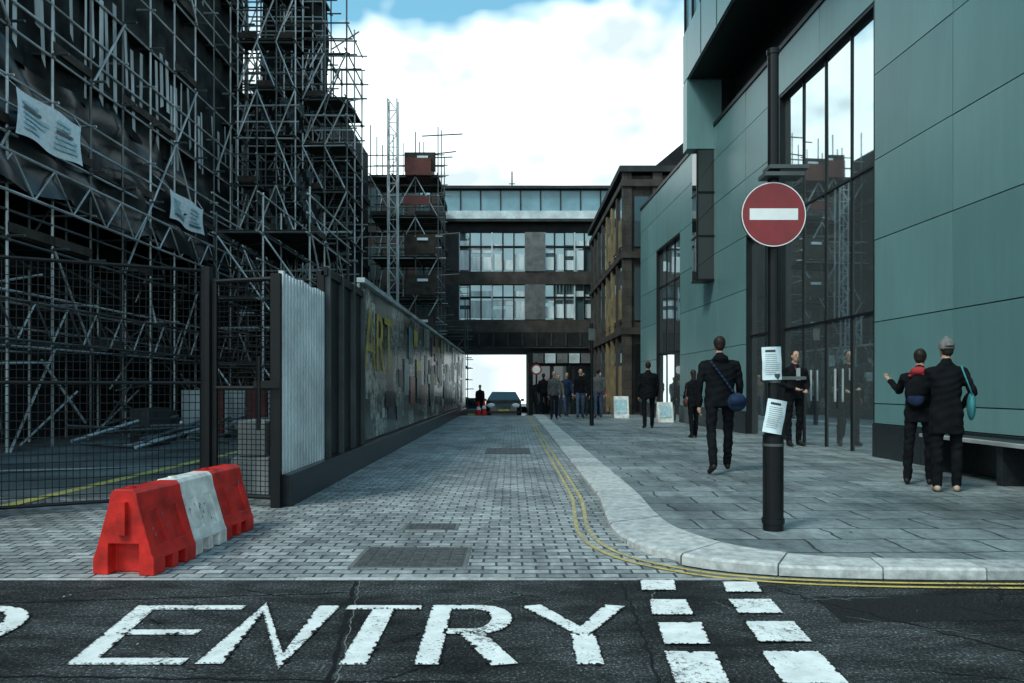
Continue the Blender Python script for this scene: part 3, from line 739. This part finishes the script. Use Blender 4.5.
# ---------------------------------------------------------------- car
def car(name,x,y,col,ang=0):
    mC=M(name+'_paint',col,.2,0,.1,3,spec=.5); root=empty(name)
    S=[(-2.2,.62,.66,.55,.60,.60),(-2.1,.80,.82,.66,.72,.72),(-1.3,.88,.88,.86,.78,.92),(-1.0,.88,.88,.90,.78,.98),(-.35,.88,.88,.95,.60,1.43),(.5,.88,.88,.95,.62,1.47),(1.2,.88,.88,.96,.60,1.42),(1.75,.86,.86,.96,.72,1.02),(2.15,.82,.82,.90,.70,.95),(2.25,.7,.72,.6,.6,.62)]
    B=MB(); vs=[];n=8
    for(yy,a,b,zb,c,zt) in S: vs+=[(-a,yy,.22),(-b*1.0,yy,.45),(-b,yy,zb),(-c,yy,zt),(c,yy,zt),(b,yy,zb),(b,yy,.45),(a,yy,.22)]
    body=[];gl=[]
    for i in range(len(S)-1):
        for j in range(n):
            f=(i*n+j,i*n+(j+1)%n,(i+1)*n+(j+1)%n,(i+1)*n+j)
            if (j in(2,4) and 3<=i<=6) or (j==3 and i in(3,6)): gl.append(f)
            else: body.append(f)
    body+=[tuple(range(n)),tuple(range((len(S)-1)*n,len(S)*n))[::-1]]
    B.add(vs,body,mC); B.add(vs,gl,mGlass); B.obj('body',root)
    B=MB()
    for sx in(-.78,.78):
        for yy in(-1.4,1.4):
            B.tube((sx-.11,yy,.32),(sx+.11,yy,.32),.32,mBlack,24); B.tube((sx-.115,yy,.32),(sx+.115,yy,.32),.19,mTube,16)
    B.obj('wheels',root)
    B=MB()
    for s in(-1,1):
        B.ell((s*.60,-2.15,.62),(.20,.08,.12),mSignW); B.box(s*.95-.08,s*.95+.08,-.85,-.75,.92,1.04,mC)
    B.box(-.36,.36,-2.23,-2.17,.44,.62,mTubeD); B.box(-.26,.26,-2.26,-2.235,.34,.44,mYellow3); B.box(-.8,.8,-2.2,-2.1,.24,.34,mBlack)
    B.obj('lights_grille_plate',root)
    root.location=(x,y,zg(y)); root.rotation_euler=(-.08,0,ang)
car('parked_car',-.42,38.2,(.006,.006,.007)); car('parked_car',-2.3,43,(.03,.03,.035)); car('parked_car',.35,52,(.05,.012,.012))

# ---------------------------------------------------------------- people
mSkin=M('skin',(.42,.25,.18),.5,0,.08,20); mHair=M('dark_hair',(.02,.015,.012),.5,0,.3,30)
mCloth=M('black_cloth',(.006,.007,.009),.9,0,.4,9,.3,spec=.1); mJean=M('dark_denim',(.010,.013,.020),.9,0,.4,12,.3,spec=.1); mShoe=M('shoe',(.015,.014,.013),.5)
mTan=M('tan_shoe',(.42,.29,.22),.6); mGreyH=M('grey_knit',(.16,.16,.16),.9,0,.3,30,.3,spec=.1); mRedC=M('red_cloth',(.35,.02,.025),.8); mNavy=M('navy_cloth',(.012,.025,.06),.8,0,.3,10,.3)
mGrey=M('grey_cloth',(.07,.075,.08),.85,0,.3,10,.2,spec=.1); mShirt=M('shirt',(.35,.37,.4),.8); mBlueJ=M('blue_denim',(.045,.07,.12),.85,0,.3,9,.2); mKhaki=M('khaki',(.10,.085,.06),.85,0,.3,9,.2)
def person(name,x,y,head,H=1.75,legs=((.0,.0,.03),(.0,.0,.03)),arms=((.05,.1,.15),(.05,.1,.15)),lean=.03,jk=None,tr=None,sh=None,hr=None,hat=None,hem=.86,flare=0,wid=1.,yaw=0,vox=.014,hood=None,longhair=False,extras=None,z=None,pitch=0):
    jk=jk or mCloth;tr=tr or mJean;sh=sh or mShoe;hr=hr or mHair
    P=[]; S=lambda zz:-math.tan(lean)*(zz-.95)
    def cone(a,ra,b,rb,m): P.append(('c',V(*a),ra,V(*b),rb,m))
    def ell(c,r,m): P.append(('e',V(*c),V(*r),m))
    low=9
    for s,(a,k,ab) in zip((-1,1),legs):
        hip=V(s*.085*wid,0,.92); kn=hip+.43*V(s*math.sin(ab),-math.sin(a),-math.cos(a)); an=kn+.41*V(0,-math.sin(a-k),-math.cos(a-k))
        cone(hip,.086,kn,.060,tr); mid=kn*.65+an*.35+V(0,.014,0); cone(kn,.059,mid,.061,tr); cone(mid,.060,an,.052,tr)
        pt=max(0,(k-a))*.9 if k>.15 else max(-.35,-a*.6)
        d=V(s*.18,-math.cos(pt),-math.sin(pt)); hl=an+V(0,.035*math.cos(pt),-.045+.03*math.sin(pt))
        toe=an+d*.15+V(0,0,-.05); cone(hl,.036,toe,.032,sh); cone(an+V(0,0,-.01),.042,(an+d*.08)+V(0,0,-.03),.036,sh)
        low=min(low,hl[2]-.036,toe[2]-.032)
    w=wid
    lf=[(hem,(.165+flare)*w,.122+flare*.8),(min(.95,hem+.25),(.168+flare*.5)*w,.124+flare*.4),(1.08,.150*w,.114),(1.22,.165*w,.122),(1.33,.178*w,.122),(1.40,.16*w,.098),(1.45,.10,.08),(1.485,.068,.068)]
    P.append(('l',[(zz,rx,ry,S(max(zz,.95))) for zz,rx,ry in lf],jk))
    ell((0,0,.93),(.15*w,.11,.11),tr)
    cone((-.135*w,S(1.39),1.385),.058,(.135*w,S(1.39),1.385),.058,jk)
    cone((0,S(1.42)+.01,1.43),.056,(0,S(1.52),1.54),.050,mSkin); cone((0,S(1.45)+.02,1.455),.068,(0,S(1.49)+.012,1.49),.060,jk)
    hands=[]
    for s,arm in zip((-1,1),arms):
        so=V(s*.172*w,S(1.38),1.375)
        if len(arm)==3:
            a,ab,e=arm
            el=so+.285*V(s*math.sin(ab),-math.sin(a)*math.cos(ab),-math.cos(a)*math.cos(ab)); wr=el+.245*V(-s*.12*e,-math.sin(a+e),-math.cos(a+e))
        else: el=V(*arm[0]);wr=V(*arm[1])
        cone(so,.058,el,.049,jk); cone(el,.048,wr,.038,jk)
        d=(wr-el)/np.linalg.norm(wr-el); cone(wr,.024,wr+d*.05,.028,mSkin); cone(wr+d*.05,.028,wr+d*.085,.024,mSkin); hands.append((wr,d,s))
    hc=V(0,S(1.62)-.018,1.635); cy,sy=math.cos(yaw),math.sin(yaw); cp,sp_=math.cos(pitch),math.sin(pitch); hs=.93
    def hp(a,b,c): 
        a,b,c=a*hs,b*hs,c*hs
        b,c=b*cp-c*sp_,c*cp+b*sp_
        return hc+V(a*cy-b*sy,a*sy+b*cy,c)
    E=lambda c,r,m: ell(c,tuple(q*hs for q in r),m)
    E(hp(0,.0,.015),(.075,.09,.10),mSkin); E(hp(0,-.03,-.055),(.053,.055,.055),mSkin)
    cone(hp(0,-.086,.01),.009,hp(0,-.104,-.018),.012,mSkin)
    for s in(-1,1): E(hp(s*.076,.005,-.005),(.012,.02,.03),mSkin)
    E(hp(0,.024,.033),(.083,.092,.094),hr); E(hp(0,.045,-.02),(.066,.062,.07),hr)
    if longhair: cone(hp(0,.05,0),.065,hp(0,.07,-.2),.045,hr)
    if hat: E(hp(0,.012,.055),(.093,.103,.088),hat); E(hp(0,.012,.02),(.097,.108,.03),hat); E(hp(0,.01,.145),(.03,.03,.028),hat)
    if hood: ell((0,S(1.48)+.075,1.455),(.10,.06,.06),hood)
    B=MB()
    for p in P:
        if p[0]=='c':
            B.tube(p[1],p[3],p[2],mSkin,12,p[4]); B.ell(p[1],(p[2],)*3,mSkin,12,8); B.ell(p[3],(p[4],)*3,mSkin,12,8)
        elif p[0]=='e': B.ell(p[1],p[2],mSkin,16,12)
        else:
            n=24;vs=[];L=p[1]
            for(zz,rx,ry,cyy) in L:
                for i in range(n): t=2*math.pi*i/n; vs.append((rx*math.cos(t),cyy+ry*math.sin(t),zz))
            fs=[(j*n+i,j*n+(i+1)%n,(j+1)*n+(i+1)%n,(j+1)*n+i) for j in range(len(L)-1) for i in range(n)]
            fs+=[tuple(range(n-1,-1,-1)),tuple(range((len(L)-1)*n,len(L)*n))]
            B.add(vs,fs,mSkin)
    o=B.obj(name); rm=o.modifiers.new('r','REMESH'); rm.mode='VOXEL'; rm.voxel_size=vox; rm.use_smooth_shade=True
    sm=o.modifiers.new('s','SMOOTH'); sm.factor=.5; sm.iterations=3
    bpy.context.view_layer.update()
    me=bpy.data.meshes.new_from_object(o.evaluated_get(bpy.context.evaluated_depsgraph_get())); o.modifiers.clear(); o.data=me
    me.materials.clear(); mats=[]
    for p in P:
        if p[-1] not in mats: mats.append(p[-1])
    for m in mats: me.materials.append(m)
    n=len(me.polygons); C=np.zeros(n*3); me.polygons.foreach_get('center',C); C=C.reshape(-1,3)
    D=[]
    for p in P:
        if p[0]=='c':
            ab=p[3]-p[1]; t=np.clip(((C-p[1])@ab)/ab.dot(ab),0,1); D.append(np.linalg.norm(C-(p[1]+t[:,None]*ab),axis=1)-(p[2]+(p[4]-p[2])*t))
        elif p[0]=='e': D.append((np.linalg.norm((C-p[1])/p[2],axis=1)-1)*p[2].min())
        else:
            L=p[1];zz=[l[0] for l in L]; rx=np.interp(C[:,2],zz,[l[1] for l in L]);ry=np.interp(C[:,2],zz,[l[2] for l in L]);cc=np.interp(C[:,2],zz,[l[3] for l in L])
            d=(np.sqrt((C[:,0]/rx)**2+((C[:,1]-cc)/ry)**2)-1)*np.minimum(rx,ry); out=np.maximum(zz[0]-C[:,2],C[:,2]-zz[-1]); D.append(np.maximum(d,out)-.004)
    k=np.argmin(np.array(D),axis=0); mi=np.array([mats.index(p[-1]) for p in P])[k]
    me.polygons.foreach_set('material_index',mi.astype(int).tolist()); me.polygons.foreach_set('use_smooth',[True]*n)
    nv=len(me.vertices); co=np.zeros(nv*3); me.vertices.foreach_get('co',co); co=co.reshape(-1,3); no=np.zeros(nv*3); me.vertices.foreach_get('normal',no); no=no.reshape(-1,3)
    ph=U(0,6); f=np.sin(co[:,2]*62+co[:,0]*23+ph+2*np.sin(co[:,1]*19+co[:,2]*9))*.5+np.sin(co[:,2]*31-co[:,0]*41+ph*2)*.5
    msk=(co[:,2]<1.42)&(co[:,2]>.14)
    co+=no*(f*.0065*msk)[:,None]; me.vertices.foreach_set('co',co.ravel()); me.update()
    B=MB()
    for wr,d,s in hands:
        a=np.cross(d,V(0,0,1) if abs(d[2])<.8 else V(1,0,0)); 
        if abs(d[2])>=.8: a=V(0,-1,0)-d*d.dot(V(0,-1,0))
        a/=np.linalg.norm(a); nn=np.cross(a,d)*s
        if nn[0]*s>0: nn=-nn
        for i,(ln) in enumerate((.9,1,.95,.75)):
            b0=wr+d*.088+a*(.022-.015*i); b1=b0+d*.034*ln+nn*.008; b2=b1+d*.024*ln+nn*.018
            B.tube(b0-d*.015,b1,.008,mSkin,7,.0075); B.tube(b1,b2,.0075,mSkin,7,.006)
        t0=wr+d*.03+a*.022; t1=t0+d*.025+a*.020; B.tube(t0-a*.01,t1,.010,mSkin,7,.009); B.tube(t1,t1+d*.026+a*.004,.009,mSkin,7,.0065)
    for s in(-1,1): B.ell(hp(s*.03,-.083,.012),(.010,.008,.005),mInk,8,6); B.ell(hp(s*.03,-.085,.032),(.017,.008,.004),hr,8,6)
    B.ell(hp(0,-.085,-.055),(.020,.008,.004),mRedC,8,6)
    B.obj('hands_and_face',o,smooth=True)
    s=H/1.75; o.scale=(s,)*3; o.rotation_euler=(0,0,head)
    zz=(PZ+zg(y)) if z is None else z
    o.location=(x,y,zz-low*s); return o
PI=math.pi
o=person('walking_man',2.70,9.6,PI-.1,1.77,legs=((.26,.06,.05),(-.18,.26,.05)),arms=((.12,.20,.45),(-.18,.22,.30)),jk=mCloth,tr=mCloth,wid=1.2,lean=.05,vox=.011,hem=.84,hood=mCloth)
B=MB(); B.ell((-.19,.11,.90),(.12,.065,.12),mNavy,18,12); B.box(-.27,-.10,.16,.178,.86,.97,mNavy)
for k in range(10):
    t=k/10;t2=(k+1)/10
    f=lambda t:(.14-.32*t,.125+.03*math.sin(t*3.14),1.42-.45*t)
    B.tube(f(t),f(t2),.014,mNavy,6)
B.obj('shoulder_bag',o,smooth=True)
o=person('standing_man',5.38,14.1,.15,1.82,legs=((.05,.0,.07),(-.05,.05,.07)),arms=(((-.26,-.02,1.13),(-.11,-.21,1.05)),((.26,-.02,1.13),(.13,-.19,1.02))),jk=mCloth,tr=mCloth,wid=1.1,vox=.014)
B=MB(); B.box(-.035,.035,-.150,-.13,1.2,1.42,mShirt); B.tube((-.05,-.11,1.46),(0,-.155,1.2),.006,mSignRed);B.tube((.05,-.11,1.46),(0,-.155,1.2),.006,mSignRed); B.obj('shirt_and_lanyard',o)
o=person('woman_in_hat',4.64,7.9,PI-.45,1.62,legs=((.06,.0,.05),(-.05,.05,.03)),arms=(((-.26,.02,1.14),(-.17,-.14,.98)),((.22,-.08,1.14),(.10,-.24,1.10))),jk=mCloth,tr=mCloth,sh=mTan,hat=mGreyH,hem=.66,flare=.015,wid=.98,vox=.011,yaw=.35,lean=.04)
B=MB(); B.ell((-.24,.05,.98),(.045,.12,.16),mTeal,16,10)
B.tube((-.15,.03,1.44),(-.23,-.02,1.12),.009,mTeal); B.tube((-.14,.05,1.45),(-.24,.13,1.12),.009,mTeal); B.obj('handbag',o,smooth=True)
o=person('man_in_black_coat',4.68,8.5,PI-.7,1.56,legs=((.10,.05,.05),(-.10,.1,.05)),arms=((.1,.15,.4),((.27,-.14,1.20),(.40,-.26,1.33))),jk=mCloth,tr=mCloth,hr=mHair,hood=mRedC,wid=1.05,vox=.012,lean=.08,hem=.80)
B=MB(); B.ell((0,.15,1.18),(.14,.075,.20),mCloth,16,10); B.ell((0,.195,1.10),(.10,.03,.09),mNavy,16,10)
for s in(-1,1): B.tube((s*.09,.10,1.40),(s*.10,-.10,1.36),.018,mRedC,8)
B.obj('backpack',o,smooth=True)
o=person('woman_with_bag',4.05,16.5,PI+.1,1.52,legs=((.15,.05,.03),(-.12,.12,.03)),arms=((.05,.12,.2),(.1,.15,1.2)),jk=mCloth,tr=mCloth,wid=.9,longhair=True,vox=.018,hem=.8)
B=MB(); B.ell((.22,.02,.9),(.055,.12,.12),mRust,12,8); B.tube((.17,.02,1.42),(.22,.02,1.0),.012,mRust); B.obj('handbag',o)
person('walking_man',3.72,20.2,PI,1.84,legs=((.16,.05,.04),(-.16,.15,.04)),arms=((.1,.15,.2),(-.05,.15,.2)),jk=mCloth,tr=mCloth,wid=1.2,vox=.02,hem=.78)
for (nm,x,y,hd,H,jk,tr,wd) in [('pedestrian',1.72,27.5,.1,1.60,mKhaki,mBlueJ,.9),('pedestrian',2.08,28.3,.2,1.7,mNavy,mBlueJ,.95),('pedestrian',2.45,26.5,0,1.78,mCloth,mBlueJ,1.),('pedestrian',3.15,27,PI,1.8,mGrey,mBlueJ,1.1),('pedestrian',1.3,30.5,PI,1.7,mCloth,mCloth,1.),('pedestrian',3.38,28.6,.3,1.7,mRedC,mJean,.95),('pedestrian',2.85,29.5,0,1.7,mCloth,mJean,.95),('pedestrian',1.62,33,0,1.7,mCloth,mCloth,.95),('pedestrian',3.9,33,PI,1.75,mCloth,mJean,1.05),('pedestrian',3.0,34,0,1.75,mGrey,mJean,1.),('pedestrian',2.2,35,0,1.7,mCloth,mJean,1.),('pedestrian',2.75,28,PI,1.65,mCloth,mGrey,.92),('pedestrian',1.55,39,PI,1.75,mGrey,mJean,1.),('pedestrian',1.9,41,0,1.7,mRust,mJean,1.),('pedestrian',1.45,25.5,0,1.68,mGrey,mJean,.95),('pedestrian',-1.6,37,0,1.7,mCloth,mJean,1.)]:
    g=U(.12,.3); person(nm,x,y,hd,H,legs=((g,.05,.03),(-g*.8,.25,.03)),arms=((-g,.12,.2),(g,.12,.4)),jk=jk,tr=tr,wid=wd,vox=.026,hem=U(.8,.9),z=(zg(y) if x<.9 else None))
for x,y in((-1.25,33.2),(-1.55,34.2)):
    B=MB(); z=zg(y); B.box(x-.18,x+.18,y-.18,y+.18,z,z+.04,mBlack); B.tube((x,y,z+.04),(x,y,z+.72),.14,mRed,16,.03); B.tube((x,y,z+.32),(x,y,z+.46),.098,mSignW,16,.075); B.obj('traffic_cone')

# ---------------------------------------------------------------- world and light
w=bpy.data.worlds.new('World'); scene.world=w; w.use_nodes=True; nt=w.node_tree
bg=nt.nodes['Background']
tc=N(nt,'ShaderNodeTexCoord'); sep=N(nt,'ShaderNodeSeparateXYZ'); nt.links.new(tc.outputs['Generated'],sep.inputs[0])
mx=N(nt,'ShaderNodeMath',operation='MAXIMUM'); nt.links.new(sep.outputs[2],mx.inputs[0]); mx.inputs[1].default_value=.02
cmb=N(nt,'ShaderNodeCombineXYZ'); nt.links.new(sep.outputs[0],cmb.inputs[0]); nt.links.new(sep.outputs[1],cmb.inputs[1]); nt.links.new(mx.outputs[0],cmb.inputs[2])
sky=N(nt,'ShaderNodeTexSky'); sky.sky_type='NISHITA'; sky.sun_disc=False
sx,sy_,sz=-.45,-.45,.77
sky.sun_elevation=math.asin(sz/math.sqrt(sx*sx+sy_*sy_+sz*sz)); sky.sun_rotation=math.atan2(sx,sy_)
if 'Vector' in sky.inputs: nt.links.new(cmb.outputs[0],sky.inputs['Vector'])
skc=mix(nt,sky.outputs['Color'],(.19,.30,.25),1.,'MULTIPLY')
st=N(nt,'ShaderNodeMapping'); st.inputs['Scale'].default_value=(1,1,1.6); st.inputs['Location'].default_value=(.35,.1,.0); nt.links.new(cmb.outputs[0],st.inputs[0])
n1=noise(nt,st.outputs[0],3.2,4,.58); n2=noise(nt,st.outputs[0],5.5,3,.6)
zz=N(nt,'ShaderNodeMath',operation='MINIMUM'); nt.links.new(mx.outputs[0],zz.inputs[0]); zz.inputs[1].default_value=.56
a1=N(nt,'ShaderNodeMath',operation='MULTIPLY_ADD'); nt.links.new(n1,a1.inputs[0]); a1.inputs[1].default_value=.9; a1.inputs[2].default_value=.012
a2=N(nt,'ShaderNodeMath',operation='SUBTRACT'); nt.links.new(a1.outputs[0],a2.inputs[0]); nt.links.new(zz.outputs[0],a2.inputs[1])
mk=ramp(nt,a2.outputs[0],[(0.,0),(.09,1)])
cc=ramp(nt,n2,[(.34,(.80,.95,.99)),(.48,(1.36,1.60,1.64))])
nt.links.new(mix(nt,skc,cc,mk),bg.inputs['Color']); bg.inputs['Strength'].default_value=1.
sun=bpy.data.lights.new('sun','SUN'); sun.energy=2.0; sun.angle=math.radians(12); sun.color=(1,.99,.93)
so=bpy.data.objects.new('sun',sun); COL.objects.link(so); so.rotation_euler=Vector((sx,sy_,sz)).to_track_quat('Z','Y').to_euler()
# ---------------------------------------------------------------- camera
cam=bpy.data.cameras.new('camera'); co=bpy.data.objects.new('camera',cam); COL.objects.link(co); scene.camera=co
co.location=(0,0,1.15); co.rotation_euler=(math.pi/2,0,0); cam.lens=26.0; cam.sensor_width=36; cam.shift_y=.0454; cam.clip_end=4000; cam.clip_start=.05
scene.view_settings.view_transform='Standard'; scene.view_settings.look='None'; scene.view_settings.exposure=0
